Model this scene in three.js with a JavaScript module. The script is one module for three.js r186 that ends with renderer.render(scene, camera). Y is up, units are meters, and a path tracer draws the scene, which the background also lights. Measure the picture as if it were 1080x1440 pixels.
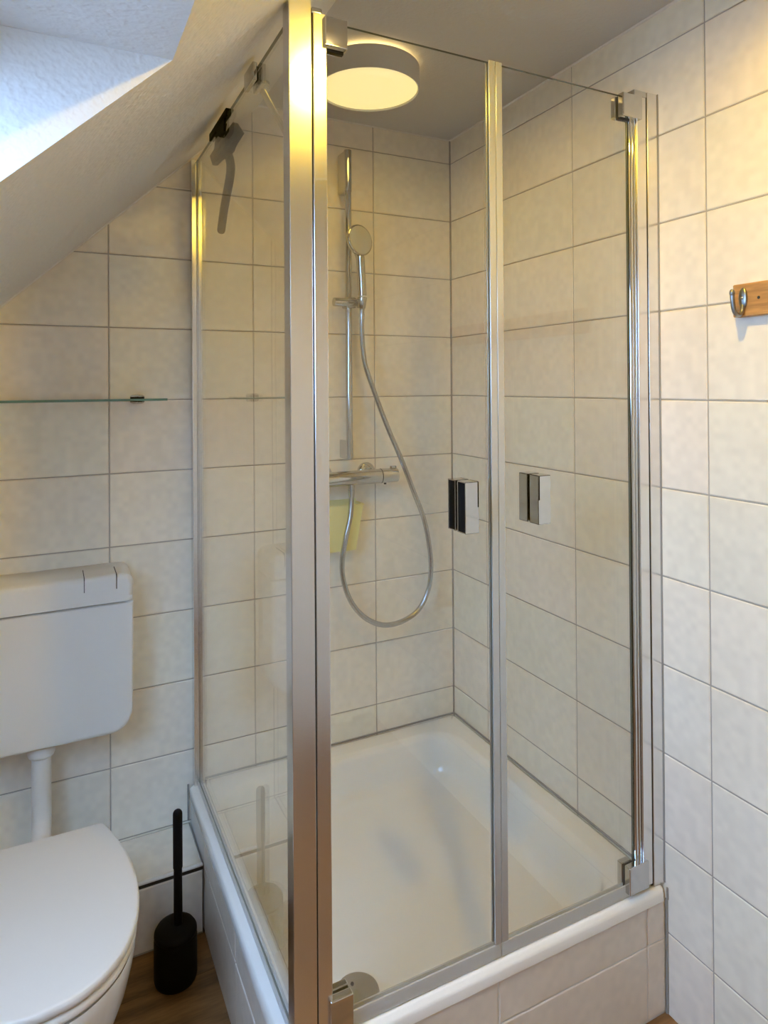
import * as THREE from 'three';
import { mergeGeometries, toCreasedNormals } from 'three/addons/utils/BufferGeometryUtils.js';
import { RoundedBoxGeometry } from 'three/addons/geometries/RoundedBoxGeometry.js';
import { RectAreaLightUniformsLib } from 'three/addons/lights/RectAreaLightUniformsLib.js';

// ------------------------------------------------------------------ camera, sky, exposure
const scene = new THREE.Scene();
const camera = new THREE.PerspectiveCamera(2 * Math.atan(720 / 939.79) * 180 / Math.PI, 1080 / 1440, 0.02, 60);
camera.position.set(-1.24045, 1.41662, 1.96124);
camera.rotation.set(0.006, -0.4596, -0.0067, 'YXZ');
camera.setViewOffset(1080, 1440, 3.336, 183.785, 1080, 1440);
const SKY = 13.0;                                   // bright hazy daylight outside the roof window
scene.background = new THREE.Color().setRGB(0.365 * SKY, 0.585 * SKY, 1.0 * SKY);
const WARM = new THREE.Color().setRGB(1.0, 0.665, 0.07);
const LAMP = 20;                                  // radiance of the ceiling lamps
const EXPOSURE = 1.52;
const renderer = new THREE.WebGLRenderer({ antialias: true });
renderer.toneMapping = THREE.LinearToneMapping;
renderer.toneMappingExposure = EXPOSURE;
renderer.shadowMap.enabled = true;
RectAreaLightUniformsLib.init();

// ------------------------------------------------------------------ helpers
const V = (x, y, z) => new THREE.Vector3(x, y, z);
let seed = 7;
const rnd = () => { seed = (seed * 1664525 + 1013904223) >>> 0; return seed / 4294967296; };
const names = new Map();
function numbered(n) { const k = names.get(n) ?? 0; names.set(n, k + 1); return k ? n + '_' + String(k).padStart(3, '0') : n; }
function tag(o, label, category, group, kind) {
  if (label) o.userData.label = label;
  if (category) o.userData.category = category;
  if (group) o.userData.group = group;
  if (kind) o.userData.kind = kind;
  return o;
}
function mesh(name, geo, mat, parent) {
  const m = new THREE.Mesh(geo, mat);
  m.name = parent ? name : numbered(name);
  m.castShadow = m.receiveShadow = true;
  (parent ?? scene).add(m);
  return m;
}
function thing(name, label, category, pos = [0, 0, 0], group) {
  const g = new THREE.Group();
  g.name = numbered(name); g.position.set(...pos); scene.add(g);
  return tag(g, label, category, group);
}
function struct(name, geo, mat, label) { return tag(mesh(name, geo, mat), label, null, null, 'structure'); }
function clean(g) {                               // same attributes everywhere, so that pieces merge
  let q = g.index ? g.toNonIndexed() : g;
  for (const k of Object.keys(q.attributes)) if (!['position', 'normal', 'uv'].includes(k)) q.deleteAttribute(k);
  if (!q.attributes.uv) q.setAttribute('uv', new THREE.BufferAttribute(new Float32Array(q.attributes.position.count * 2), 2));
  if (!q.attributes.normal) q.computeVertexNormals();
  q.clearGroups();
  return q;
}
const merge = (...gs) => mergeGeometries(gs.flat().map(clean), false);
function box(x0, x1, y0, y1, z0, z1, r = 0, seg = 2) {
  const w = x1 - x0, h = y1 - y0, d = z1 - z0;
  const g = r > 0 ? new RoundedBoxGeometry(w, h, d, seg, Math.min(r, w / 2.01, h / 2.01, d / 2.01)) : new THREE.BoxGeometry(w, h, d);
  return g.translate((x0 + x1) / 2, (y0 + y1) / 2, (z0 + z1) / 2);
}
function boxUV(g, s = 1) {                        // uv in metres by dominant normal
  const q = g.index ? g.toNonIndexed() : g, p = q.attributes.position, n = q.attributes.normal, uv = new Float32Array(p.count * 2);
  for (let i = 0; i < p.count; i++) {
    const ax = Math.abs(n.getX(i)), ay = Math.abs(n.getY(i)), az = Math.abs(n.getZ(i));
    const [u, v] = ax >= ay && ax >= az ? [p.getZ(i), p.getY(i)] : ay >= az ? [p.getX(i), p.getZ(i)] : [p.getX(i), p.getY(i)];
    uv[2 * i] = u / s; uv[2 * i + 1] = v / s;
  }
  q.setAttribute('uv', new THREE.BufferAttribute(uv, 2));
  return q;
}
function rod(a, b, r, r2 = r, seg = 24, caps = true) {
  const d = b.clone().sub(a), g = new THREE.CylinderGeometry(r2, r, d.length(), seg, 1, !caps);
  g.applyQuaternion(new THREE.Quaternion().setFromUnitVectors(V(0, 1, 0), d.clone().normalize()));
  return g.translate(...a.clone().add(b).multiplyScalar(0.5).toArray());
}
function lathe(pts, seg = 48) { return new THREE.LatheGeometry(pts.map(([r, y]) => new THREE.Vector2(r, y)), seg); }
function turnTo(g, dir) { return g.applyQuaternion(new THREE.Quaternion().setFromUnitVectors(V(0, 1, 0), dir.clone().normalize())); }
function tube(pts, r, seg = 80, rad = 14) { return new THREE.TubeGeometry(new THREE.CatmullRomCurve3(pts), seg, r, rad, false); }
// convex polygon (counter-clockwise seen from its front) -> flat piece with bevelled edges; local axes: x, y in the plane, z out
function polyInset(P, d) {
  const n = P.length, lines = P.map((p, i) => { const q = P[(i + 1) % n], dx = q[0] - p[0], dy = q[1] - p[1], l = Math.hypot(dx, dy); return { nx: -dy / l, ny: dx / l, c: (-dy / l) * p[0] + (dx / l) * p[1] + d }; });
  return P.map((_, i) => { const a = lines[(i + n - 1) % n], b = lines[i], det = a.nx * b.ny - b.nx * a.ny; return [(a.c * b.ny - b.c * a.ny) / det, (a.nx * b.c - b.nx * a.c) / det]; });
}
function pieceGeo(P, depth, bevel, uo = 0, vo = 0) {
  const I = polyInset(P, bevel), pos = [], uv = [], nor = [], push = (p, z, n = [0, 0, 1]) => { pos.push(p[0], p[1], z); uv.push(p[0] + uo, p[1] + vo); nor.push(...n); };
  for (let i = 1; i < I.length - 1; i++) { push(I[0], depth); push(I[i], depth); push(I[i + 1], depth); }
  const mid = depth * 0.55, M = polyInset(P, bevel * 0.28);
  for (let i = 0; i < P.length; i++) {
    const j = (i + 1) % P.length, dx = P[j][0] - P[i][0], dy = P[j][1] - P[i][1], l = Math.hypot(dx, dy), o = (a) => [dy / l * Math.cos(a), -dx / l * Math.cos(a), Math.sin(a)];
    for (const [A, za, na, B, zb, nb] of [[P, 0, o(0.15), M, mid, o(0.8)], [M, mid, o(0.8), I, depth, o(1.45)]]) { push(A[i], za, na); push(A[j], za, na); push(B[j], zb, nb); push(A[i], za, na); push(B[j], zb, nb); push(B[i], zb, nb); }
  }
  const g = new THREE.BufferGeometry();
  g.setAttribute('position', new THREE.Float32BufferAttribute(pos, 3));
  g.setAttribute('uv', new THREE.Float32BufferAttribute(uv, 2));
  g.setAttribute('normal', new THREE.Float32BufferAttribute(nor, 3));
  return g;
}
function clipPoly(P, nx, ny, c) {                 // keep nx*x + ny*y <= c
  const out = [];
  for (let i = 0; i < P.length; i++) {
    const a = P[i], b = P[(i + 1) % P.length], fa = nx * a[0] + ny * a[1] - c, fb = nx * b[0] + ny * b[1] - c;
    if (fa <= 0) out.push(a);
    if (fa * fb < 0) { const t = fa / (fa - fb); out.push([a[0] + t * (b[0] - a[0]), a[1] + t * (b[1] - a[1])]); }
  }
  return out;
}

// ------------------------------------------------------------------ textures
function lattice(n, s) { let q = s; const a = new Float32Array(n * n); for (let i = 0; i < n * n; i++) { q = (q * 1664525 + 1013904223) >>> 0; a[i] = q / 4294967296; } return a; }
const lat = new Map();
function vnoise(u, v, n, s) {                     // periodic value noise, n cells over 0..1
  const key = n + ':' + s; if (!lat.has(key)) lat.set(key, lattice(n, s * 7919 + n));
  const a = lat.get(key), x = ((u % 1) + 1) % 1 * n, y = ((v % 1) + 1) % 1 * n, i = Math.floor(x), j = Math.floor(y), f = x - i, g = y - j, F = f * f * (3 - 2 * f), G = g * g * (3 - 2 * g);
  const at = (p, q) => a[(q % n) * n + (p % n)];
  return (at(i, j) * (1 - F) + at(i + 1, j) * F) * (1 - G) + (at(i, j + 1) * (1 - F) + at(i + 1, j + 1) * F) * G;
}
function fbm(u, v, n, s, o = 4) { let t = 0, a = 0.5, k = 0; for (let i = 0; i < o; i++) { t += a * vnoise(u, v, n << i, s + i); k += a; a *= 0.5; } return t / k; }
function tex(size, fn, srgb, metres) {
  const d = new Uint8Array(size * size * 4);
  for (let y = 0; y < size; y++) for (let x = 0; x < size; x++) {
    const c = fn((x + 0.5) / size, (y + 0.5) / size), o = (y * size + x) * 4;
    for (let k = 0; k < 3; k++) d[o + k] = Math.max(0, Math.min(255, Math.round(255 * (Array.isArray(c) ? c[k] : c))));
    d[o + 3] = 255;
  }
  const t = new THREE.DataTexture(d, size, size);
  t.wrapS = t.wrapT = THREE.RepeatWrapping; t.magFilter = THREE.LinearFilter; t.minFilter = THREE.LinearMipmapLinearFilter; t.generateMipmaps = true;
  if (srgb) t.colorSpace = THREE.SRGBColorSpace;
  t.repeat.set(1 / metres, 1 / metres); t.needsUpdate = true;
  return t;
}
const std = (o) => new THREE.MeshStandardMaterial(o);
const phys = (o) => new THREE.MeshPhysicalMaterial(o);
const rgb = (r, g, b) => new THREE.Color().setRGB(r, g, b);

const tileMap = tex(512, (u, v) => { const a = fbm(u, v, 5, 11, 5), b = vnoise(u, v, 90, 3); const k = 0.95 + 0.055 * (a - 0.5) + 0.04 * (b - 0.5); return [k, k * 0.985, k * 0.96]; }, true, 1.3);
const tileBump = tex(512, (u, v) => 0.75 * fbm(u, v, 12, 21, 3) + 0.25 * fbm(u, v, 60, 5, 3), false, 0.9);
const plasterBump = tex(512, (u, v) => 0.55 * fbm(u, v, 40, 31, 3) + 0.45 * fbm(u, v, 110, 33, 2), false, 0.6);
const enamelBump = tex(256, (u, v) => fbm(u, v, 40, 41, 2), false, 0.1);
const woodMap = tex(512, (u, v) => {
  const g = fbm(u, v * 1, 3, 51, 3), l = vnoise(u + 0.0 * g, v + 0.04 * g, 64, 53), m = fbm(u, v + 0.15 * g, 8, 57, 3);
  const k = 0.60 + 0.34 * (m - 0.5) + 0.10 * (l - 0.5); return [k * 0.93, k * 0.69, k * 0.44];
}, true, 1);
woodMap.repeat.set(0.7, 5);
const pineMap = tex(256, (u, v) => { const k = 0.72 + 0.2 * (fbm(u, v, 6, 61, 3) - 0.5) + 0.10 * (vnoise(u, v, 40, 63) - 0.5); return [k * 1.02, k * 0.76, k * 0.45]; }, true, 1);
pineMap.repeat.set(1.5, 12);
const brushBump = tex(256, (u, v) => vnoise(u, v, 128, 71), false, 0.1);

const M = {
  tile: [0, 1, 2, 3].map((i) => phys({ map: tileMap, color: rgb(0.955 + 0.02 * (i % 2), 0.92 + 0.012 * (i >> 1), 0.835), roughness: 0.32, bumpMap: tileBump, bumpScale: 0.0006, specularIntensity: 0.9 })),
  apronBounce: phys({ map: tileMap, color: rgb(0.82, 0.74, 0.65), roughness: 0.3, bumpMap: tileBump, bumpScale: 0.001 }),  // browner than the wall tiles: floor bounce and shade put into the colour
  grout: std({ color: rgb(0.46, 0.42, 0.36), roughness: 0.95 }),
  paleGrout: std({ color: rgb(0.70, 0.67, 0.62), roughness: 0.9 }),
  silicone: std({ color: rgb(0.31, 0.29, 0.26), roughness: 0.6 }),
  darkGap: std({ color: rgb(0.03, 0.027, 0.022), roughness: 0.9 }),
  plaster: std({ color: rgb(0.74, 0.73, 0.71), roughness: 0.95, bumpMap: plasterBump, bumpScale: 0.0022 }),
  paint: std({ color: rgb(0.62, 0.60, 0.57), roughness: 0.9, bumpMap: plasterBump, bumpScale: 0.0012 }),
  kneeShade: std({ color: rgb(0.36, 0.37, 0.39), roughness: 0.9 }),  // shade of the left side put into the wall colour, darkens reflections
  clearSeal: phys({ color: rgb(0.52, 0.52, 0.50), metalness: 0.45, roughness: 0.18, clearcoat: 0.6, clearcoatRoughness: 0.1 }),
  wallPaint: std({ color: rgb(0.82, 0.80, 0.76), roughness: 0.9, bumpMap: plasterBump, bumpScale: 0.0008 }),
  bead: std({ color: rgb(0.8, 0.78, 0.74), roughness: 0.7 }),
  wood: [0, 1, 2].map((i) => { const t = woodMap.clone(); t.offset.set(0.37 * i, 0.21 * i); t.needsUpdate = true; const k = [1, 0.9, 0.8][i]; return std({ map: t, color: rgb(k, k * 0.97, k * 0.93), roughness: 0.45 }); }),
  door: std({ color: rgb(0.82, 0.79, 0.73), roughness: 0.45 }),
  pine: std({ map: pineMap, roughness: 0.5 }),
  chrome: std({ color: rgb(0.60, 0.595, 0.58), metalness: 1, roughness: 0.06 }),
  satin: std({ color: rgb(0.50, 0.495, 0.48), metalness: 1, roughness: 0.22 }),
  alu: std({ color: rgb(0.80, 0.785, 0.765), metalness: 1, roughness: 0.21, bumpMap: brushBump, bumpScale: 0.00002 }),
  hookMetal: std({ color: rgb(0.29, 0.285, 0.28), metalness: 1, roughness: 0.3 }),
  black: phys({ color: rgb(0.004, 0.004, 0.0045), roughness: 0.6, specularIntensity: 0.25 }),
  gap: std({ color: rgb(0.02, 0.02, 0.02), roughness: 0.6 }),
  rubber: std({ color: rgb(0.022, 0.021, 0.017), roughness: 0.75 }),
  enamel: phys({ color: rgb(0.885, 0.855, 0.79), roughness: 0.12, clearcoat: 0.4, clearcoatRoughness: 0.05, bumpMap: enamelBump, bumpScale: 0.0001 }),
  plastic: phys({ color: rgb(0.79, 0.765, 0.715), roughness: 0.28 }),
  lid: phys({ color: rgb(0.68, 0.65, 0.60), roughness: 0.3 }),
  ceramic: phys({ color: rgb(0.78, 0.76, 0.73), roughness: 0.12 }),
  headFace: std({ color: rgb(0.55, 0.54, 0.5), roughness: 0.4, metalness: 0.2 }),
  yellow: phys({ color: rgb(0.90, 0.85, 0.40), roughness: 0.55, transmission: 0.12, thickness: 0 }),
  glass: phys({ color: rgb(0.962, 0.967, 0.958), roughness: 0, ior: 1.52, transmission: 1, thickness: 0 }),
  glassEdge: phys({ color: rgb(0.07, 0.085, 0.07), roughness: 0.2 }),
  shelfEdge: phys({ color: rgb(0.12, 0.24, 0.19), roughness: 0.15 }),
  windowGlass: phys({ color: rgb(0.97, 0.985, 0.98), roughness: 0, ior: 1.5, transmission: 1, thickness: 0 }),
  seal: phys({ color: rgb(0.86, 0.85, 0.81), roughness: 0.45, transmission: 0.6, thickness: 0 }),
  lampBody: std({ color: rgb(0.62, 0.60, 0.56), roughness: 0.55 }),
  diffuser: std({ color: rgb(0.8, 0.78, 0.7), roughness: 0.6, emissive: rgb(1.0, 0.80, 0.30), emissiveIntensity: 0.62 }),
  halo: std({ color: rgb(0.8, 0.78, 0.7), roughness: 0.6, emissive: rgb(1.0, 0.72, 0.30), emissiveIntensity: 3 }),
};

// ------------------------------------------------------------------ the room (metres; back wall z = 0, right wall x = 0, floor y = 0)
const CEIL = 2.262, ZF = 2.42, XK = -2.2, T = 0.12;
const SL = 0.94, SC = 2.898, slope = (x) => SC + SL * x, XS = (CEIL - SC) / SL;       // sloping ceiling y = SC + SL x
const TW = 0.4020, TH = 0.2, Y0 = 2.18, TD = 0.0024, BEV = 0.0026, JOINT = 0.0030;

const wallBack = struct('wall_back', box(XK - T, T, -T, CEIL + 0.35, -T - 0.0, -TD), M.grout, 'cream tiled wall behind the shower and the toilet');
const wallRight = struct('wall_right', box(TD, T, -T, CEIL + 0.15, -0.0, ZF), M.grout, 'cream tiled wall to the right of the shower');
const wallFront = struct('wall_front', box(XK - T, T, -T, CEIL + 0.35, ZF, ZF + T), M.wallPaint, 'painted wall behind the viewer');
const wallLeft = struct('wall_left', box(XK - T, XK, -T, slope(XK) + 0.1, -0.0, ZF), M.kneeShade, 'low knee wall under the sloping ceiling, its shade put into the colour');
const floor = struct('floor', box(XK - T, T, -T, -0.004, -T, ZF + T), M.darkGap, 'wood-look floor of the bathroom');

// tiles: one mesh each, a frame per wall turns local (x, y, z out) into the room
const fullTiles = [0, 1, 2, 3, 4, 5].map((i) => pieceGeo([[-TW / 2 + JOINT / 2, -TH / 2 + JOINT / 2], [TW / 2 - JOINT / 2, -TH / 2 + JOINT / 2], [TW / 2 - JOINT / 2, TH / 2 - JOINT / 2], [-TW / 2 + JOINT / 2, TH / 2 - JOINT / 2]], TD, BEV, i * 0.43, i * 0.29));
let tileNo = 0;
function layTile(parent, frame, P, mats = M.tile) {
  const xs = P.map((p) => p[0]), ys = P.map((p) => p[1]), w = Math.max(...xs) - Math.min(...xs), h = Math.max(...ys) - Math.min(...ys);
  const cx = (Math.max(...xs) + Math.min(...xs)) / 2, cy = (Math.max(...ys) + Math.min(...ys)) / 2;
  if (w < 0.012 || h < 0.012) return;
  const k = tileNo++, whole = P.length === 4 && Math.abs(w - TW) < 1e-4 && Math.abs(h - TH) < 1e-4;
  let g;
  if (whole) g = fullTiles[Math.floor(rnd() * 6)];
  else {
    const Q = polyInset(P, JOINT / 2).map(([x, y]) => [x - cx, y - cy]);
    g = pieceGeo(Q, TD, BEV, rnd(), rnd());
  }
  const m = mesh('tile', g, mats[Math.floor(rnd() * mats.length)], parent);
  const j = [0, 0, 0].map(() => (rnd() - 0.5));
  m.matrix.copy(frame).multiply(new THREE.Matrix4().makeTranslation(cx, cy, j[0] * 0.0005)).multiply(new THREE.Matrix4().makeRotationFromEuler(new THREE.Euler(j[1] * 0.004, j[2] * 0.003, 0)));
  m.matrix.decompose(m.position, m.quaternion, m.scale);
}
const frameOf = (o, x, y, z) => new THREE.Matrix4().makeBasis(x, y, z).setPosition(o);
function layGrid(parent, frame, xs, ys, clip, mats) {
  for (let i = 0; i + 1 < xs.length; i++) for (let j = 0; j + 1 < ys.length; j++) {
    let P = [[xs[i], ys[j]], [xs[i + 1], ys[j]], [xs[i + 1], ys[j + 1]], [xs[i], ys[j + 1]]];
    for (const [a, b, c] of clip ?? []) { if (P.length > 2) P = clipPoly(P, a, b, c); }
    P = P.filter((p, k) => { const q = P[(k + 1) % P.length]; return Math.hypot(p[0] - q[0], p[1] - q[1]) > 1e-4; });
    if (P.length > 2) layTile(parent, frame, P, mats);
  }
}
const rows = []; for (let k = 11; k >= 0; k--) rows.push(Y0 - TH * k); rows.push(CEIL);
const backCols = [XK, -0.2948 - 4 * TW, -0.2948 - 3 * TW, -0.2948 - 2 * TW, -0.2948 - TW, -0.2948, 0];
layGrid(wallBack, frameOf(V(0, 0, -TD), V(1, 0, 0), V(0, 1, 0), V(0, 0, 1)), backCols, rows, [[-SL, 1, SC - 0.001]]);
const rightCols = [0, 0.6009 - TW, 0.6009, 0.6009 + TW, 0.6009 + 2 * TW, 0.6009 + 3 * TW, 0.6009 + 4 * TW, 0.6009 + 5 * TW, ZF].filter((z, i, a) => z <= ZF && (i === 0 || z > a[i - 1]));
if (rightCols[rightCols.length - 1] < ZF - 0.01) rightCols.push(ZF);
// right wall: local x runs towards -z so that z out points to -x
layGrid(wallRight, frameOf(V(TD, 0, 0), V(0, 0, -1), V(0, 1, 0), V(-1, 0, 0)), rightCols.map((z) => -z).reverse(), rows);

// floor planks, running along x
const plankW = 0.18;
for (let r = 0, z = -0.05; z < ZF; r++, z += plankW) {
  let x = XK - 0.02 - (r % 3) * 0.41;
  while (x < 0) {
    const x0 = Math.max(x, XK), x1 = Math.min(x + 1.25, 0), z0 = Math.max(z, 0), z1 = Math.min(z + plankW, ZF);
    if (x1 - x0 > 0.03 && z1 - z0 > 0.03) {
      const g = pieceGeo([[x0 + 0.0004, -z1 + 0.0004], [x1 - 0.0004, -z1 + 0.0004], [x1 - 0.0004, -z0 - 0.0004], [x0 + 0.0004, -z0 - 0.0004]], 0.004, 0.001, rnd() * 3, rnd() * 3).rotateX(-Math.PI / 2).translate(0, -0.004, 0);
      mesh('plank', g, M.wood[Math.floor(rnd() * 3)], floor);
    }
    x += 1.25;
  }
}

// ceilings: flat part, and the slope with the roof-window opening
struct('ceiling', boxUV(box(XS - 0.02, T, CEIL, CEIL + T, -T, ZF + T)), M.paint, 'flat pale ceiling above the shower');
const RO = { x0: -2.05, x1: -1.0845, z0: 0.987, z1: 1.77, thick: 0.302 };     // opening in the slope; thick = vertical thickness of the roof
function prismXY(P, z0, z1) {                     // polygon in x, y swept along z
  const s = new THREE.Shape(P.map(([x, y]) => new THREE.Vector2(x, y)));
  return new THREE.ExtrudeGeometry(s, { depth: z1 - z0, bevelEnabled: false }).translate(0, 0, z0);
}
const par = (a, b) => [[a, slope(a)], [b, slope(b)], [b, slope(b) + RO.thick], [a, slope(a) + RO.thick]];
const upEnd = (RO.x1 * SL + SC - SC - RO.thick) / SL;                        // where the level soffit meets the outside of the roof
const slopeGeo = merge(
  boxUV(prismXY(par(XK - T, XS), -T, RO.z0)), boxUV(prismXY(par(XK - T, XS), RO.z1, ZF + T)),
  boxUV(prismXY([[RO.x1, slope(RO.x1)], [XS, CEIL], [XS, CEIL + RO.thick], [upEnd, slope(RO.x1)]], RO.z0, RO.z1)),
  boxUV(prismXY([[XK - T, slope(XK - T)], [RO.x0, slope(RO.x0)], [RO.x0, slope(RO.x0) + RO.thick], [XK - T, slope(XK - T) + RO.thick]], RO.z0, RO.z1)));
struct('ceiling_slope', slopeGeo, M.plaster, 'sloping plastered ceiling with the deep reveal of the roof window');
// roof window lying on the outside of the roof
{
  const win = tag(new THREE.Group(), 'roof window in the sloping ceiling', null, null, 'structure');
  win.name = 'window_1'; scene.add(win);
  const ax = V(1, SL, 0).normalize(), n = V(-SL, 1, 0).normalize(), o = V(RO.x0, slope(RO.x0) + RO.thick, 0), L = V(upEnd, slope(RO.x1), 0).sub(o).length();
  const m = new THREE.Matrix4().makeBasis(ax, n, V(0, 0, 1)).setPosition(o), f = 0.055;
  const frame = merge(box(-0.06, f, -0.05, 0.05, RO.z0 - 0.05, RO.z1 + 0.05, 0.006), box(L - f, L + 0.06, -0.05, 0.05, RO.z0 - 0.05, RO.z1 + 0.05, 0.006), box(0, L, -0.05, 0.05, RO.z0 - 0.05, RO.z0 + f, 0.006), box(0, L, -0.05, 0.05, RO.z1 - f, RO.z1 + 0.05, 0.006)).applyMatrix4(m);
  mesh('window_frame', frame, M.lid, win);
  mesh('pane', box(f - 0.01, L - f + 0.01, 0.0, 0.006, RO.z0 + f - 0.01, RO.z1 - f + 0.01).applyMatrix4(m), M.windowGlass, win);
}
// joints of silicone and paint
struct('trim_1', rod(V(-0.001, 0.288, -0.0005), V(-0.001, CEIL, -0.0005), 0.0033, 0.0033, 8), M.silicone, 'grey sealant joint in the shower corner');
struct('trim_2', merge(rod(V(-0.88, 0.289, 0.001), V(0, 0.289, 0.001), 0.003, 0.003, 8), rod(V(-0.001, 0.289, 0), V(-0.001, 0.289, 0.85), 0.003, 0.003, 8)), M.silicone, 'grey sealant joint along the rim of the shower tray');
struct('trim_3', merge(rod(V(XS, CEIL, 0), V(0, CEIL, 0), 0.004, 0.004, 8), rod(V(0, CEIL, 0), V(0, CEIL, ZF), 0.0045, 0.0045, 8)), M.bead, 'pale filler bead along the ceiling edge');
struct('trim_4', merge(rod(V(-0.001, 0, 0.887), V(-0.001, 0.256, 0.887), 0.0035, 0.0035, 8), rod(V(-0.001, 0.256, 0.8895), V(-0.001, 0.282, 0.8895), 0.0025, 0.0025, 8), rod(V(-0.8935, 0.182, 0.001), V(-0.8935, 0.284, 0.001), 0.0028, 0.0028, 8)), M.silicone, 'grey sealant joint where the tray skirting meets the walls');
struct('trim_5', rod(V(XK, slope(XK), 0.001), V(XS, CEIL, 0.001), 0.0035, 0.0035, 8), M.bead, 'pale filler bead where the slope meets the back wall');

struct('trim_8', rod(V(-0.0008, 0.29, 0.8822), V(-0.0008, 2.074, 0.8822), 0.0016, 0.0016, 8), M.silicone, 'thin grey sealant line beside the wall profile of the shower');
// door in the wall behind the viewer (seen only in reflections)
{
  const d = tag(new THREE.Group(), 'white room door behind the viewer', null, null, 'structure');
  d.name = 'door_1'; scene.add(d);
  mesh('leaf', boxUV(box(-1.0, -0.18, 0.005, 1.98, ZF - 0.03, ZF + 0.02, 0.004)), M.door, d);
  mesh('frame', boxUV(merge(box(-1.08, -1.0, 0, 2.06, ZF - 0.04, ZF + 0.02, 0.004), box(-0.18, -0.10, 0, 2.06, ZF - 0.04, ZF + 0.02, 0.004), box(-1.08, -0.10, 1.98, 2.06, ZF - 0.04, ZF + 0.02, 0.004))), M.door, d);
  mesh('handle', merge(rod(V(-0.93, 1.02, ZF - 0.03), V(-0.93, 1.02, ZF - 0.08), 0.01), rod(V(-0.93, 1.02, ZF - 0.075), V(-0.81, 1.02, ZF - 0.075), 0.009)), M.satin, d);
}
// tiled ledge that boxes in the pipes along the back wall
const LZ = 0.192, LY = 0.178, AX = -0.889, AZ = 0.8855;                        // ledge depth and height; skirting planes of the tray
const ledge = struct('pipe_ledge', merge(box(XK, AX - 0.002, 0, LY - TD, 0.002, LZ - TD)), M.grout, 'low tiled ledge along the back wall behind the toilet');
layGrid(ledge, frameOf(V(0, LY - TD, 0), V(1, 0, 0), V(0, 0, -1), V(0, 1, 0)), [XK, -1.501, -1.099, AX - 0.003], [-LZ + 0.009, -0.003]);
layGrid(ledge, frameOf(V(0, 0, LZ - TD), V(1, 0, 0), V(0, 1, 0), V(0, 0, 1)), [XK, -1.501, -1.099, AX - 0.003], [0.003, LY - 0.014]);
struct('trim_6', box(XK, AX - 0.002, LY - 0.013, LY - 0.005, LZ - 0.004, LZ - 0.0005), M.darkGap, 'dark joint under the edge of the pipe ledge');
struct('trim_7', box(XK, AX - 0.002, LY - 0.004, LY + 0.0005, LZ - 0.008, LZ + 0.0015, 0.001), M.bead, 'pale edge strip of the pipe ledge');
// tiled skirting under the tray
const apronFront = struct('shower_base_front', box(AX + TD, -0.002, 0, 0.258, AZ - 0.05, AZ - TD), M.paleGrout, 'tiled front of the shower base, floor bounce put into its colour');
layGrid(apronFront, frameOf(V(0, 0, AZ - TD), V(1, 0, 0), V(0, 1, 0), V(0, 0, 1)), [AX + 0.002, -0.8635, -0.4615, -0.0595, -0.004], [0.004, 0.168, 0.254], null, [M.apronBounce]);
const apronLeft = struct('shower_base_left', box(AX + TD, AX + 0.05, 0, 0.258, 0.002, AZ - 0.05), M.paleGrout, 'tiled left side of the shower base');
layGrid(apronLeft, frameOf(V(AX + TD, 0, 0), V(0, 0, 1), V(0, 1, 0), V(-1, 0, 0)), [LZ + 0.001, 0.52, AZ - 0.002], [0.004, 0.176, 0.254], null, [M.apronBounce]);  // same tint: shade on this side is carried by the tile colour

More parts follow.
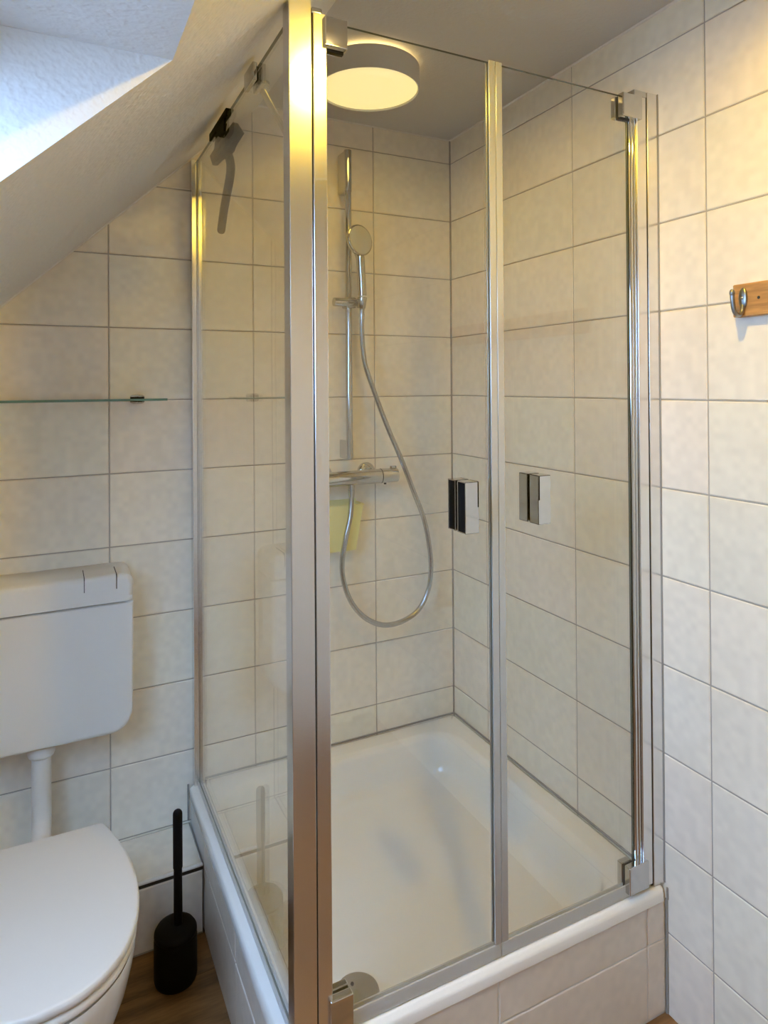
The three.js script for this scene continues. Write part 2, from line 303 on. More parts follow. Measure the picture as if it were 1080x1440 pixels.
// ------------------------------------------------------------------ shower tray
{
  const t = thing('shower_tray', 'white enamelled square shower tray with rounded basin and rolled rim', 'shower tray');
  const X0 = -0.893, X1 = -0.002, Z0 = 0.002, Z1 = 0.889, TOP = 0.288, BOT = 0.165;
  // rounded-square rings, from the outer lip over the rim into the basin
  const N = 12, ring = (x0, x1, z0, z1, r, y) => {
    const out = [], c = [[x1 - r, z1 - r, 0], [x0 + r, z1 - r, 1], [x0 + r, z0 + r, 2], [x1 - r, z0 + r, 3]];
    for (const [cx, cz, q] of c) for (let i = 0; i <= N; i++) { const a = (q + i / N) * Math.PI / 2; out.push([cx + r * Math.cos(a), y, cz + r * Math.sin(a)]); }
    return out;
  };
  const B = [-0.836, -0.076, 0.076, 0.842];       // basin edge on top
  const inset = (d, y, r) => ring(B[0] + d, B[1] - d, B[2] + d, B[3] - d, r, y);
  const outer = (d, y, r) => ring(X0 + d, X1 - d, Z0 + d, Z1 - d, r, y);
  const rings = [outer(0.006, 0.254, 0.012), outer(0.0, 0.256, 0.016), outer(0, 0.272, 0.016), outer(0.002, 0.280, 0.016), outer(0.006, 0.286, 0.015), outer(0.012, TOP, 0.014), outer(0.03, TOP - 0.0006, 0.02)];
  for (const [d, y, r] of [[-0.012, TOP - 0.001, 0.10], [-0.004, TOP - 0.0025, 0.098], [0.004, TOP - 0.008, 0.095], [0.010, TOP - 0.018, 0.092], [0.022, BOT + 0.045, 0.088], [0.030, BOT + 0.022, 0.085], [0.042, BOT + 0.008, 0.08], [0.06, BOT + 0.002, 0.07], [0.09, BOT, 0.06]]) rings.push(inset(d, y, r));
  rings.push(ring(-0.45, -0.445, 0.44, 0.445, 0.002, BOT));
  const K = rings[0].length, pos = [], idx = [];
  rings.forEach((r) => r.forEach((p) => pos.push(...p)));
  for (let i = 0; i + 1 < rings.length; i++) for (let k = 0; k < K; k++) { const a = i * K + k, b = i * K + (k + 1) % K, c = a + K, d = b + K; idx.push(a, b, d, a, d, c); }
  { const c = (rings.length - 1) * K, m = pos.length / 3; pos.push(-0.4475, BOT, 0.4425); for (let k = 0; k < K; k++) idx.push(c + k, c + (k + 1) % K, m); }
  const g = new THREE.BufferGeometry(); g.setAttribute('position', new THREE.Float32BufferAttribute(pos, 3)); g.setIndex(idx);
  g.computeVertexNormals();
  const n = g.attributes.normal; let up = 0; for (let i = 0; i < n.count; i++) up += n.getY(i); if (up < 0) { g.setIndex(idx.reverse()); g.computeVertexNormals(); }
  mesh('basin', boxUV(toCreasedNormals(g, 1.2)), M.enamel, t);
  const dr = mesh('drain_cover', lathe([[0, 0.0075], [0.0405, 0.006], [0.044, 0.004], [0.0455, 0], [0.044, -0.006]].reverse(), 48).translate(-0.678, BOT + 0.0005, 0.694), M.satin, t);
  tag(dr, 'round metal drain cover');
  mesh('screw', lathe([[0, 0.003], [0.003, 0.002], [0.004, -0.001]].reverse(), 16).translate(-0.683, BOT + 0.0075, 0.678), M.gap, dr);
}

// ------------------------------------------------------------------ shower enclosure
const GX = -0.866, GZ = 0.872, GT = 0.006, GTOP = 2.055, GBOT = 0.306;
function pane(x0, x1, y0, y1, z0, z1, P = [M.glass, M.glassEdge]) {
  const g = new THREE.BoxGeometry(x1 - x0, y1 - y0, z1 - z0).translate((x0 + x1) / 2, (y0 + y1) / 2, (z0 + z1) / 2);
  const d = [x1 - x0, y1 - y0, z1 - z0], thin = d.indexOf(Math.min(...d));
  g.groups.forEach((q, i) => { q.materialIndex = Math.floor(i / 2) === thin ? 0 : 1; });
  return { g, m: P };
}
{
  const e = thing('shower_enclosure', 'glass corner shower enclosure with chrome posts, fixed side pane and two hinged glass doors', 'shower enclosure');
  // corner post with the top cut to the slope, hinge rail beside it
  const P = [[-0.8765, 0.2895], [-0.8375, 0.2895], [-0.8375, slope(-0.8375) - 0.004], [-0.8765, slope(-0.8765) - 0.004]];
  const post = new THREE.ExtrudeGeometry(new THREE.Shape(P.map(([x, y]) => new THREE.Vector2(x, y))), { depth: 0.030, bevelEnabled: true, bevelSize: 0.0012, bevelThickness: 0.0012, bevelSegments: 2 }).translate(0, 0, 0.851);
  mesh('corner_post', boxUV(post), M.alu, e);
  mesh('hinge_rail', boxUV(merge(box(-0.8345, -0.8085, 0.298, 2.062, 0.858, 0.8835, 0.002), box(-0.8375, -0.833, 0.29, 2.06, 0.858, 0.874))), M.alu, e);
  const strip = mesh('gap_strip', box(-0.8372, -0.8346, 0.2905, 2.064, 0.862, 0.8795), M.gap, e); tag(strip, 'dark seal strip');
  mesh('top_pivot', merge(box(-0.8365, -0.817, 2.058, 2.07, 0.856, 0.884, 0.003)), M.chrome, e);
  // wall side of the doors
  mesh('wall_profile', boxUV(box(-0.0335, -0.0005, 0.2885, 2.074, 0.852, 0.8815, 0.0015)), M.alu, e);
  mesh('hinge_rail', boxUV(box(-0.0655, -0.0375, 0.298, 2.060, 0.860, 0.8815, 0.0015)), M.alu, e);
  tag(mesh('gap_strip', box(-0.0376, -0.0334, 0.2905, 2.064, 0.858, 0.8775), M.gap, e), 'dark seal strip');
  mesh('edge_tube', merge(rod(V(-0.0795, 0.362, GZ), V(-0.0795, 2.005, GZ), 0.0062, 0.0062, 24), rod(V(-0.0705, 0.362, GZ + 0.001), V(-0.0705, 2.005, GZ + 0.001), 0.0052, 0.0052, 24)), M.chrome, e);
  mesh('top_pivot', merge(box(-0.074, -0.034, 2.060, 2.074, 0.856, 0.8815, 0.003)), M.chrome, e);
  // wall profile of the fixed side pane on the back wall
  mesh('wall_profile', boxUV(merge(box(-0.8815, -0.8685, 0.289, 2.062, 0.0005, 0.030, 0.0015), box(-0.8635, -0.8515, 0.289, 2.062, 0.0005, 0.030, 0.0015), box(-0.874, -0.858, 0.289, 2.06, 0.0005, 0.012))), M.alu, e);
  // fixed side pane
  const sp = pane(GX - GT / 2, GX + GT / 2, 0.2915, GTOP, 0.012, 0.853);
  const side = mesh('side_pane', sp.g, sp.m, e); tag(side, 'fixed clear glass pane on the left side');
  mesh('bottom_seal', boxUV(merge(box(GX - 0.0075, GX - GT / 2, 0.2885, 0.300, 0.03, 0.85, 0.002), box(GX + GT / 2, GX + 0.0075, 0.2885, 0.300, 0.03, 0.85, 0.002))), M.seal, side);
  const clampPos = V(GX, 2.044, 0.632);
  mesh('support_clamp', merge(box(GX - 0.014, GX - 0.0035, 2.026, 2.063, 0.598, 0.664, 0.003), box(GX + 0.0035, GX + 0.014, 2.022, 2.063, 0.604, 0.664, 0.003), rod(clampPos, clampPos.clone().add(V(0.03, 0, -0.02)), 0.011, 0.009, 20)), M.chrome, side);
  mesh('support_bar', merge(rod(V(GX + 0.012, 2.044, 0.615), V(-0.505, 2.044, 0.006), 0.007, 0.007, 20), turnTo(lathe([[0, 0], [0.017, 0], [0.017, 0.008], [0.0075, 0.012], [0, 0.012]], 24), V(0, 0, 1)).translate(-0.505, 2.044, 0.0008)), M.satin, side);
  // doors
  function doorLeaf(x0, x1, hingeAtLeft, label) {
    const d = pane(x0, x1, GBOT, GTOP, GZ - GT / 2, GZ + GT / 2), door = mesh('door', d.g, d.m, e);
    tag(door, label);
    const hx = hingeAtLeft ? [x0 - 0.006, x0 + 0.037] : [x1 - 0.029, x1 + 0.030];
    for (const [y0, y1] of [[2.004, 2.056], [0.302, 0.362]]) {
      mesh('hinge', merge(box(hx[0], hx[1], y0, y1, GZ + 0.0035, GZ + 0.0195, 0.0025), box(hx[0] + (hingeAtLeft ? 0.012 : 0), hx[1] - (hingeAtLeft ? 0 : 0.03), y0 + 0.002, y1 - 0.002, GZ - 0.018, GZ - 0.0035, 0.0025)), M.chrome, door);
      tag(mesh('hinge_gasket', merge(box(hx[0] + 0.002, hx[1] - 0.002, y0 - 0.003, y1 - 0.004, GZ - 0.004, GZ + 0.0045)), M.gap, door), 'black hinge gasket');
    }
    const bs0 = hingeAtLeft ? x0 + 0.002 : x0 - 0.0092, bs1 = hingeAtLeft ? x1 + 0.0092 : x1 - 0.002;
    mesh('bottom_seal', boxUV(merge(box(bs0, bs1, 0.291, 0.318, GZ - 0.0065, GZ - 0.0032, 0.001), box(bs0, bs1, 0.291, 0.318, GZ + 0.0032, GZ + 0.0065, 0.001), box(bs0, bs1, 0.2895, 0.305, GZ - 0.005, GZ + 0.005))), M.seal, door);
    // magnetic seal on the closing edge
    const s = hingeAtLeft ? 1 : -1, xe = hingeAtLeft ? x1 : x0;
    mesh('edge_seal', boxUV(merge(box(Math.min(xe - s * 0.006, xe + s * 0.0095), Math.max(xe - s * 0.006, xe + s * 0.0095), 0.318, 2.058, GZ + 0.0032, GZ + 0.007, 0.0012), box(Math.min(xe - s * 0.006, xe + s * 0.0095), Math.max(xe - s * 0.006, xe + s * 0.0095), 0.318, 2.058, GZ - 0.007, GZ - 0.0032, 0.0012), rod(V(xe + s * 0.005, 0.318, GZ), V(xe + s * 0.005, 2.058, GZ), 0.0048, 0.0048, 16))), M.clearSeal, door);
    return door;
  }
  // square pull handle: a block outside, a block inside, each with a finger recess on the hinge side
  function handle(door, x0, x1, y0, y1, recessLeft, depthIn, depthOut, label) {
    const block = (z0, z1) => {
      const w = 0.0022, parts = [box(x0, x1, y0, y0 + w, z0, z1, 0.0008), box(x0, x1, y1 - w, y1, z0, z1, 0.0008), box(x0, x1, y0, y1, z0, z0 + w, 0.0008), box(x0, x1, y0, y1, z1 - w, z1, 0.0008)];
      const r = recessLeft ? [x1 - 0.004, x1] : [x0, x0 + 0.004];
      parts.push(box(r[0], r[1], y0, y1, z0, z1, 0.0008));
      return parts;
    };
    const h = mesh('handle', merge(...block(GZ + GT / 2 + 0.0003, GZ + GT / 2 + depthOut), ...block(GZ - GT / 2 - depthIn, GZ - GT / 2 - 0.0003)), M.chrome, door); tag(h, label);
    const xr = recessLeft ? [x0 + 0.003, x1 - 0.004] : [x0 + 0.004, x1 - 0.003];
    mesh('handle_liner', merge(box(xr[0], xr[1], y0 + 0.0022, y1 - 0.0022, GZ + GT / 2 + 0.0025, GZ + GT / 2 + depthOut - 0.0022), box(xr[0], xr[1], y0 + 0.0022, y1 - 0.0022, GZ - GT / 2 - depthIn + 0.0022, GZ - GT / 2 - 0.0025)), M.black, door);
  }
  const left = doorLeaf(-0.8095, -0.4585, true, 'left hinged glass door leaf');
  handle(left, -0.5433, -0.5125, 1.135, 1.233, true, 0.027, 0.029, 'chrome pull handle with black finger recess');
  const right = doorLeaf(-0.4385, -0.0885, false, 'right hinged glass door leaf');
  handle(right, -0.3697, -0.3390, 1.136, 1.234, false, 0.027, 0.029, 'chrome pull handle seen from its closed side');
}

// ------------------------------------------------------------------ ceiling lamps
function ceilingLamp(x, z, label, r, scale = 1) {
  const t = thing('ceiling_lamp', label, 'ceiling lamp', [x, CEIL, z]), H = 0.072;
  mesh('mounting_plate', lathe([[0, 0], [r * 0.72, 0], [r * 0.72, -0.016], [0, -0.016]].reverse(), 64), M.lampBody, t);
  mesh('halo_ring', lathe([[r * 0.78, -0.006], [r * 0.86, -0.006], [r * 0.86, -0.0135], [r * 0.78, -0.0135], [r * 0.78, -0.006]], 64), M.halo, t);
  mesh('housing', lathe([[r * 0.7, -0.014], [r - 0.002, -0.014], [r, -0.016], [r, -H], [r - 0.0015, -H - 0.0012], [r - 0.004, -H], [r - 0.004, -0.018], [r * 0.7, -0.018]].reverse(), 96), M.lampBody, t);
  mesh('diffuser', lathe([[0, -H + 0.002], [r * 0.6, -H + 0.0028], [r - 0.0055, -H + 0.004], [r - 0.0055, -0.03], [0, -0.03]], 96), M.diffuser, t);
  for (const [dz, dx] of [[-0.76, 0.58], [-0.4, 0.88], [0, 0.97], [0.4, 0.88], [0.76, 0.58]]) {   // strips that together fill the round diffuser
    const L = new THREE.RectAreaLight(WARM, LAMP * scale, 2 * dx * (r - 0.007), 0.38 * (r - 0.007));
    L.name = 'ceiling_lamp_glow'; L.position.set(x, CEIL - H - 0.003, z + dz * (r - 0.007)); L.rotation.x = -Math.PI / 2; scene.add(L);
  }
  return t;
}
ceilingLamp(-0.490, 0.380, 'round flush ceiling lamp glowing warm above the shower', 0.1335, 0.2);
ceilingLamp(-0.640, 1.36, 'small round ceiling spot lamp, unseen, added for the warm light and the glint on the corner post', 0.034, 50.0);  // added lamp out of view, supplies most of the warm light
{  // unseen spot, added to warm the upper right wall
  const p = V(-0.145, CEIL, 1.17), t = thing('added_downlight', 'unseen small downlight that washes the right tiled wall from the ceiling edge', 'added_downlight', p.toArray());
  mesh('trim_ring', lathe([[0.030, 0], [0.046, 0], [0.045, -0.004], [0.034, -0.006], [0.030, -0.003], [0.030, 0]], 40), M.lid, t);
  mesh('lens', lathe([[0, -0.0028], [0.031, -0.0028], [0.031, -0.0005], [0, -0.0005]], 40), M.diffuser, t);
  const L = new THREE.SpotLight(WARM, 0.14, 0, 0.90, 0.6, 2);
  L.name = 'added_downlight_glow'; L.position.set(p.x, CEIL - 0.008, p.z); L.target.position.set(p.x, 0, p.z); L.castShadow = true; L.shadow.radius = 1.2; scene.add(L, L.target);
}

// ------------------------------------------------------------------ shower fittings on the back wall
{
  const t = thing('shower_rail', 'vertical chrome shower rail with block brackets and sliding holder on the back wall', 'shower rail', [-0.410, 1.19, 0]);
  const bar = rod(V(0, 0.02, 0.056), V(0, 0.94, 0.056), 0.0105, 0.0105, 28);
  mesh('bar', bar, M.chrome, t);
  for (const [y0, y1] of [[0.83, 0.958], [-0.002, 0.056]]) mesh('bracket', merge(box(-0.0115, 0.0115, y0, y1, 0.001, 0.060, 0.004), rod(V(0, y0, 0.056), V(0, y1, 0.056), 0.0118, 0.0118, 28)), M.chrome, t);
  const sl = mesh('slider', merge(rod(V(-0.057, 0.482, 0.074), V(0.034, 0.482, 0.074), 0.0135, 0.0135, 28), box(-0.018, 0.018, 0.465, 0.499, 0.040, 0.080, 0.006), turnTo(lathe([[0.0, -0.018], [0.0125, -0.018], [0.0145, 0.016], [0.011, 0.018], [0.0, 0.018]], 28), V(0.05, 1, 0.12)).translate(0.026, 0.481, 0.098), rod(V(0.026, 0.482, 0.072), V(0.026, 0.482, 0.092), 0.009)), M.chrome, t);
  tag(sl, 'chrome sliding holder');
}
{
  const base = V(-0.384, 1.6925, 0.1020), top = V(-0.394, 1.812, 0.110);
  const t = thing('hand_shower', 'chrome hand shower with round head standing in the rail holder', 'hand shower', base.toArray());
  const d = top.clone().sub(base);
  mesh('handle', tube([V(0, 0, 0), d.clone().multiplyScalar(0.5), d.clone().multiplyScalar(0.98)], 0.0132, 24, 20), M.chrome, t);
  const c = V(-0.398, 1.858, 0.112).sub(base), nrm = V(0.30, 0.10, 1).normalize();
  const place = (g) => turnTo(g, nrm).translate(...c.toArray());
  mesh('head', place(lathe([[0, -0.018], [0.026, -0.018], [0.040, -0.012], [0.0475, -0.004], [0.0485, 0.002], [0.0475, 0.006], [0.043, 0.0075], [0, 0.007]], 64)), M.chrome, t);
  mesh('spray_face', place(lathe([[0.0435, 0.0068], [0.0425, 0.0085], [0, 0.009]], 64)), M.headFace, t);
  mesh('neck', merge(rod(d.clone().multiplyScalar(0.9), c.clone().add(V(0.001, -0.025, -0.010)), 0.012, 0.016, 24)), M.chrome, t);
}
{
  const t = thing('shower_mixer', 'chrome bar shower mixer on the back wall below the rail', 'shower mixer', [-0.405, 1.132, 0]);
  mesh('body', merge(rod(V(-0.092, 0, 0.075), V(0.090, 0, 0.075), 0.0225, 0.0225, 40), rod(V(-0.075, 0.004, 0.012), V(-0.075, 0.002, 0.072), 0.015), rod(V(0.075, 0.004, 0.012), V(0.075, 0.002, 0.072), 0.015)), M.chrome, t);
  for (const s of [-1, 1]) {
    const k = mesh('knob', merge(rod(V(s * 0.0925, 0, 0.075), V(s * 0.148, 0, 0.075), 0.0232, 0.0225, 40), box(Math.min(s * 0.128, s * 0.146), Math.max(s * 0.128, s * 0.146), 0.020, 0.030, 0.069, 0.082, 0.002)), M.chrome, t);
    mesh('escutcheon', turnTo(lathe([[0, 0.001], [0.031, 0.001], [0.031, 0.006], [0.026, 0.014], [0.016, 0.018], [0, 0.018]].reverse(), 40), V(0, 0, 1)).translate(s * 0.075, 0.006, 0.0005), M.chrome, t);
    mesh('seam_ring', rod(V(s * 0.0895, 0, 0.075), V(s * 0.093, 0, 0.075), 0.0218, 0.0218, 40), M.gap, k);
  }
  mesh('hose_outlet', merge(rod(V(-0.008, -0.018, 0.075), V(-0.008, -0.036, 0.075), 0.0105, 0.0095, 24)), M.chrome, t);
  mesh('button', rod(V(0.108, -0.020, 0.075), V(0.108, -0.027, 0.075), 0.004, 0.004, 14), M.gap, t);
}
{
  const pts = [V(-0.384, 1.652, 0.098), V(-0.384, 1.62, 0.0965), V(-0.382, 1.575, 0.092), V(-0.370, 1.487, 0.086), V(-0.338, 1.399, 0.083), V(-0.290, 1.275, 0.089), V(-0.2545, 1.183, 0.105), V(-0.2085, 1.078, 0.100), V(-0.163, 0.983, 0.085), V(-0.140, 0.889, 0.08), V(-0.135, 0.819, 0.08), V(-0.146, 0.751, 0.08), V(-0.184, 0.692, 0.08), V(-0.244, 0.666, 0.08), V(-0.307, 0.665, 0.08), V(-0.368, 0.695, 0.08), V(-0.416, 0.750, 0.08), V(-0.4455, 0.827, 0.083), V(-0.449, 0.881, 0.084), V(-0.436, 0.955, 0.084), V(-0.419, 1.018, 0.080), V(-0.413, 1.070, 0.075), V(-0.413, 1.094, 0.075)];
  const t = thing('shower_hose', 'flexible metal shower hose hanging in a loop from the mixer', 'shower hose', [-0.135, 0.66, 0.08]);
  // spiral-wound: a tube with fine ribs
  const curve = new THREE.CatmullRomCurve3(pts.map((p) => p.clone().sub(t.position))), n = 700, R = 9, fr = curve.computeFrenetFrames(n, false), pos = [], idx = [];
  for (let i = 0; i <= n; i++) { const c = curve.getPointAt(i / n), r = 0.0076 + (i % 2 ? 0.0005 : 0); for (let k = 0; k < R; k++) { const a = k / R * 2 * Math.PI; const p = c.clone().addScaledVector(fr.normals[i], Math.cos(a) * r).addScaledVector(fr.binormals[i], Math.sin(a) * r); pos.push(p.x, p.y, p.z); } }
  for (let i = 0; i < n; i++) for (let k = 0; k < R; k++) { const a = i * R + k, b = i * R + (k + 1) % R; idx.push(a, b, b + R, a, b + R, a + R); }
  const g = new THREE.BufferGeometry(); g.setAttribute('position', new THREE.Float32BufferAttribute(pos, 3)); g.setIndex(idx); g.computeVertexNormals();
  mesh('hose', g, M.satin, t);
  mesh('hose_nut', rod(V(-0.413, 1.0955, 0.075).sub(t.position), V(-0.413, 1.074, 0.075).sub(t.position), 0.0105, 0.009, 20), M.chrome, t);
  mesh('hose_nut', rod(V(-0.384, 1.6365, 0.0972).sub(t.position), V(-0.3835, 1.618, 0.0962).sub(t.position), 0.0095, 0.0085, 20), M.chrome, t);
}
{
  const t = thing('soap_basket', 'pale yellow open plastic soap basket on the tiles under the mixer', 'basket', [-0.47, 0.905, 0.001]);
  const w = 0.103, wb = 0.080, h = 0.143, d = 0.062, db = 0.054, th = 0.003;
  const loft = (w0, d0, y0, w1, d1, y1, inn) => {   // four walls of a tapering box, outer and inner
    const A = [[-w0, 0], [w0, 0], [w0, d0], [-w0, d0]], Bq = [[-w1, 0], [w1, 0], [w1, d1], [-w1, d1]], pos = [];
    for (let i = 0; i < 4; i++) { const j = (i + 1) % 4, q = [[A[i][0], y0, A[i][1]], [A[j][0], y0, A[j][1]], [Bq[j][0], y1, Bq[j][1]], [Bq[i][0], y1, Bq[i][1]]]; const o = inn ? [0, 1, 2, 0, 2, 3] : [0, 2, 1, 0, 3, 2]; o.forEach((k) => pos.push(...q[k])); }
    const g = new THREE.BufferGeometry(); g.setAttribute('position', new THREE.Float32BufferAttribute(pos, 3)); g.computeVertexNormals(); return g;
  };
  mesh('shell', merge(loft(wb, db, 0, w, d, h, false), box(-wb, wb, 0, 0.003, 0, db)), M.yellow, t);
  mesh('rim', merge(box(-w - 0.002, w + 0.002, h - 0.004, h, d - 0.003, d + 0.002, 0.001), box(-w - 0.002, -w + 0.003, h - 0.004, h, 0, d, 0.001), box(w - 0.003, w + 0.002, h - 0.004, h, 0, d, 0.001), box(-w, w, h - 0.004, h + 0.008, 0, 0.004, 0.001)), M.yellow, t);
}
{
  const t = thing('squeegee', 'dark plastic squeegee hooked over the top of the side glass inside the shower', 'squeegee', [GX, 1.80, 0.33]);
  const x = 0.019, at = (z, y) => [z - 0.33, y - 1.80];
  const prof = (P, x0, w, b) => { const g = new THREE.ExtrudeGeometry(new THREE.Shape(P.map(([z, y]) => new THREE.Vector2(...at(z, y)))), { depth: w - 2 * b, bevelEnabled: true, bevelSize: b, bevelOffset: -b, bevelThickness: b, bevelSegments: 2 }); return g.rotateY(-Math.PI / 2).translate(x0 + w - b, 0, 0); };
  mesh('clip', merge(box(-0.0095, 0.0095, 0.2565, 0.2625, -0.092, 0.090, 0.002), box(-0.0095, -0.0040, 0.2435, 0.262, -0.092, 0.090, 0.0015), prof([[0.310, 2.052], [0.332, 2.026], [0.352, 2.016], [0.398, 2.016], [0.400, 2.04], [0.415, 2.052]], -0.0095, 0.0055, 0.001)), M.black, t);
  mesh('neck', prof([[0.222, 2.010], [0.318, 2.010], [0.322, 2.045], [0.334, 2.060], [0.262, 2.060], [0.240, 2.042]], 0.0042, 0.010, 0.0015), M.rubber, t);
  mesh('blade_holder', prof([[0.203, 2.042], [0.140, 2.040], [0.174, 2.005], [0.250, 1.998], [0.289, 1.989], [0.356, 1.984], [0.380, 1.991], [0.452, 1.997], [0.394, 2.041], [0.296, 2.043]].reverse(), 0.012, 0.014, 0.002), M.rubber, t);
  const hp = [[0.318, 1.994], [0.340, 1.968], [0.348, 1.947], [0.338, 1.926], [0.310, 1.898], [0.277, 1.865], [0.2436, 1.8185]].map(([z, y]) => V(x, y - 1.80, z - 0.33));
  mesh('handle', merge(tube(hp, 0.0105, 60, 16), new THREE.SphereGeometry(0.0105, 16, 10).translate(...hp[6].toArray())), M.rubber, t);
}

// ------------------------------------------------------------------ glass shelf
{
  const t = thing('glass_shelf', 'clear glass wall shelf held by round black and chrome clamps above the cistern', 'shelf', [-1.265, 1.383, 0]);
  const p = pane(-0.301, 0.301, -0.003, 0.003, 0.012, 0.125, [M.glass, M.shelfEdge]);
  mesh('shelf_pane', p.g, p.m, t);
  for (const s of [-1, 1]) {
    const c = mesh('clamp', merge(rod(V(s * 0.236, -0.0065, 0.028), V(s * 0.236, 0.0065, 0.028), 0.0185, 0.0185, 32), rod(V(s * 0.236, 0, 0.0008), V(s * 0.236, 0, 0.02), 0.006)), M.black, t);
    mesh('clamp_cap', merge(lathe([[0, 0.013], [0.013, 0.0125], [0.0175, 0.010], [0.0185, 0.0066], [0, 0.0066]].reverse(), 32), lathe([[0, -0.0066], [0.0185, -0.0066], [0.0175, -0.010], [0.013, -0.0125], [0, -0.013]].reverse(), 32)).translate(s * 0.236, 0, 0.028), M.chrome, c);
  }
}

// ------------------------------------------------------------------ toilet, cistern, brush
const TX = -1.265;
{
  const t = thing('toilet_cistern', 'white plastic wall-hung cistern with flush pipe above the toilet', 'cistern', [TX, 0.534, 0.0015]);
  const W = 0.214, front = (yb, yt, rb, rt, w = W) => {
    const s = new THREE.Shape();
    s.moveTo(-w + rb, yb); s.lineTo(w - rb, yb); s.bezierCurveTo(w - rb * 0.35, yb, w - 0.003, yb + rb * 0.45, w - 0.002, yb + rb); s.lineTo(w, yt - rt);
    if (rt > 0) s.quadraticCurveTo(w, yt, w - rt, yt); s.lineTo(-w + rt, yt); if (rt > 0) s.quadraticCurveTo(-w, yt, -w, yt - rt);
    s.lineTo(-w + 0.002, yb + rb); s.bezierCurveTo(-w + 0.003, yb + rb * 0.45, -w + rb * 0.35, yb, -w + rb, yb);
    return s;
  };
  const ex = (s, d, b, n = 5) => toCreasedNormals(new THREE.ExtrudeGeometry(s, { depth: d - b, bevelEnabled: true, bevelSize: b, bevelOffset: -b, bevelThickness: b, bevelSegments: n, curveSegments: 16 }), 0.6);
  mesh('body', ex(front(0, 0.331, 0.062, 0.002), 0.130, 0.010), M.plastic, t);
  const lid = mesh('lid', ex(front(0.3335, 0.405, 0.004, 0.030, W + 0.001), 0.131, 0.016, 7), M.plastic, t);
  const bx0 = 0.099, bx1 = 0.171, bs = new THREE.Shape();    // button wraps over the front edge: a profile in z, y
  bs.moveTo(0.06, 0.4055); bs.lineTo(0.118, 0.4055); bs.quadraticCurveTo(0.1325, 0.4045, 0.1325, 0.392); bs.lineTo(0.1325, 0.371); bs.lineTo(0.122, 0.371); bs.lineTo(0.122, 0.392); bs.lineTo(0.06, 0.396);
  mesh('flush_button', new THREE.ExtrudeGeometry(bs, { depth: bx1 - bx0, bevelEnabled: true, bevelSize: 0.0008, bevelThickness: 0.0008, bevelSegments: 1 }).rotateY(-Math.PI / 2).translate(bx1, 0, 0), M.plastic, t);
  for (const gx of [bx0 - 0.0024, bx1 + 0.0012]) mesh('button_gap', box(gx, gx + 0.0018, 0.369, 0.4062, 0.05, 0.1312), M.gap, lid);
  const pz = 0.075;
  mesh('flush_pipe', merge(tube([V(0, 0.0, pz), V(0, -0.10, pz), V(0, -0.165, pz + 0.001), V(0, -0.20, pz + 0.012), V(0, -0.222, pz + 0.045), V(0, -0.228, pz + 0.09), V(0, -0.228, 0.19)], 0.0225, 60, 28)), M.plastic, t);
  mesh('pipe_collar', lathe([[0.023, -0.036], [0.029, -0.036], [0.032, -0.028], [0.0325, 0.0], [0, 0.0]], 36).translate(0, 0, pz), M.plastic, t);
}
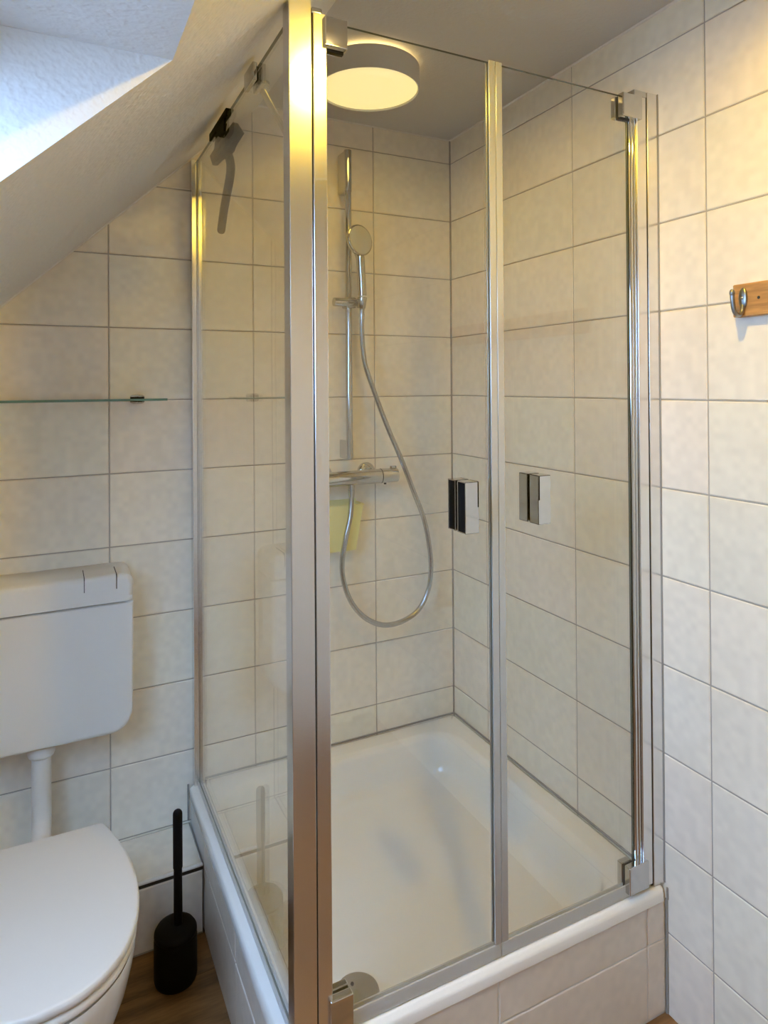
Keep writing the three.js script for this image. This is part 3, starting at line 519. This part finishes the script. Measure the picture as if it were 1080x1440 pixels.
{
  const t = thing('toilet', 'white floor-standing toilet with a closed white lid', 'toilet', [TX, 0, 0.2]);
  // right half of the lid outline as x, z (metres, z measured from the back wall), seen from above
  const half = [[0.118, 0.312], [0.128, 0.317], [0.140, 0.345], [0.158, 0.405], [0.1725, 0.475], [0.177, 0.545], [0.172, 0.605], [0.158, 0.660], [0.133, 0.708], [0.098, 0.743], [0.055, 0.765], [0, 0.773]];
  const outline = (k, dz, kz = k) => { const c = 0.54, q = half.map(([x, z]) => new THREE.Vector2(x * k, (z - c) * kz + c - 0.2 + dz)); const cv = new THREE.SplineCurve(q).getPoints(60); const L = cv.slice(0, -1).reverse().map((p) => new THREE.Vector2(-p.x, p.y)); return [...cv, ...L]; };
  const plate = (k, y0, y1, b) => new THREE.ExtrudeGeometry(new THREE.Shape(outline(k, 0).map((p) => new THREE.Vector2(p.x, -p.y))), { depth: y1 - y0 - 2 * b, bevelEnabled: true, bevelSize: b, bevelOffset: -b, bevelThickness: b, bevelSegments: 4 }).rotateX(-Math.PI / 2).translate(0, y0 + b, 0);
  mesh('lid', toCreasedNormals(plate(1, 0.413, 0.431, 0.006), 0.5), M.lid, t);
  mesh('seat', toCreasedNormals(plate(0.985, 0.392, 0.4105, 0.006), 0.5), M.plastic, t);
  for (const hx of [-0.085, 0.045]) mesh('hinge', rod(V(hx, 0.402, 0.108), V(hx + 0.04, 0.402, 0.108), 0.010), M.plastic, t);
  // bowl: rings from the rim to the foot
  const R = [[0.95, 0.386, 0, 0.97], [0.97, 0.391, 0, 0.985], [0.975, 0.380, 0, 0.985], [0.95, 0.345, -0.004, 0.965], [0.90, 0.30, -0.012, 0.93], [0.80, 0.24, -0.026, 0.86], [0.69, 0.18, -0.04, 0.78], [0.61, 0.12, -0.05, 0.71], [0.58, 0.05, -0.055, 0.69], [0.62, 0.012, -0.055, 0.72], [0.63, 0.0, -0.055, 0.73]];
  const rings = R.map(([k, y, dz, kz]) => outline(k, dz, kz).map((p) => [p.x, y, p.y])), K = rings[0].length, pos = [], idx = [];
  rings.forEach((r) => r.forEach((p) => pos.push(...p)));
  for (let i = 0; i + 1 < rings.length; i++) for (let k = 0; k < K; k++) { const a = i * K + k, b = i * K + (k + 1) % K; idx.push(a, b, b + K, a, b + K, a + K); }
  for (const [row, dir] of [[0, 1], [rings.length - 1, -1]]) { const c = pos.length / 3; pos.push(0, R[row][1], 0.34); for (let k = 0; k < K; k++) { const a = row * K + k, b = row * K + (k + 1) % K; dir > 0 ? idx.push(c, b, a) : idx.push(c, a, b); } }
  const g = new THREE.BufferGeometry(); g.setAttribute('position', new THREE.Float32BufferAttribute(pos, 3)); g.setIndex(idx); g.computeVertexNormals();
  mesh('bowl', merge(toCreasedNormals(g, 0.9), box(-0.115, 0.115, 0.30, 0.385, 0.055, 0.20, 0.02, 4), box(-0.06, 0.06, 0.0, 0.34, 0.03, 0.2, 0.03, 4)), M.ceramic, t);
}
{
  const c = [-0.977, 0, 0.296], h = thing('toilet_brush_holder', 'round black toilet brush holder on the floor beside the shower base', 'brush holder', c);
  mesh('cup', lathe([[0, 0.0005], [0.043, 0.0005], [0.0485, 0.004], [0.050, 0.012], [0.050, 0.098], [0.0485, 0.106], [0.0465, 0.1085], [0.0455, 0.106], [0.0455, 0.014], [0, 0.010]], 48), M.black, h);
  const b = thing('toilet_brush', 'black toilet brush with a slim handle standing in its holder', 'toilet brush', [c[0], 0.02, c[2]]);
  mesh('lid', lathe([[0.044, 0.0885], [0.0495, 0.0895], [0.0490, 0.096], [0.044, 0.104], [0.034, 0.1085], [0.010, 0.110], [0, 0.110]], 48), M.black, b);
  mesh('handle', merge(rod(V(0.006, 0.108, 0), V(0.006, 0.243, 0.0), 0.0105, 0.0098, 22), rod(V(0.006, 0.243, 0), V(0.006, 0.370, 0.0), 0.0112, 0.0112, 22), new THREE.SphereGeometry(0.0112, 22, 12).translate(0.006, 0.370, 0)), M.black, b);
  mesh('bristles', lathe([[0, -0.006], [0.025, -0.004], [0.034, 0.02], [0.034, 0.06], [0.02, 0.075], [0, 0.08]], 24), M.rubber, b);
}

// ------------------------------------------------------------------ coat hooks on the right wall
{
  const L = 0.65, t = thing('hook_rail', 'wooden hook rail with grey metal hooks on the right tiled wall', 'hook rail', [0, 1.579, 1.077]);
  mesh('board', boxUV(box(-0.0195, -0.0012, -0.032, 0.033, 0, L, 0.003)).rotateX(0), M.pine, t);
  for (let i = 0; i < 5; i++) {
    const z = 0.024 + i * (L - 0.048) / 4;
    const hk = mesh('hook', merge(
      new THREE.SphereGeometry(1, 20, 14).scale(0.0042, 0.021, 0.0092).translate(-0.0215, 0.004, z),
      tube([V(-0.022, -0.010, z), V(-0.026, -0.024, z), V(-0.036, -0.030, z), V(-0.047, -0.024, z), V(-0.052, -0.006, z), V(-0.0535, 0.010, z)], 0.0042, 30, 12),
      new THREE.SphereGeometry(0.0052, 14, 10).scale(1, 1.5, 1).translate(-0.0535, 0.0125, z)), M.hookMetal, t);
    mesh('screw', turnTo(lathe([[0, 0.0012], [0.002, 0.001], [0.003, 0]].reverse(), 12), V(-1, 0, 0)).translate(-0.0255, 0.004, z), M.satin, hk);
  }
  for (const z of [0.055, L - 0.055]) mesh('screw', turnTo(lathe([[0, 0.0006], [0.0028, 0.0004], [0.0034, -0.0006]].reverse(), 16), V(-1, 0, 0)).translate(-0.0196, 0.002, z), M.gap, t);
}

renderer.render(scene, camera);
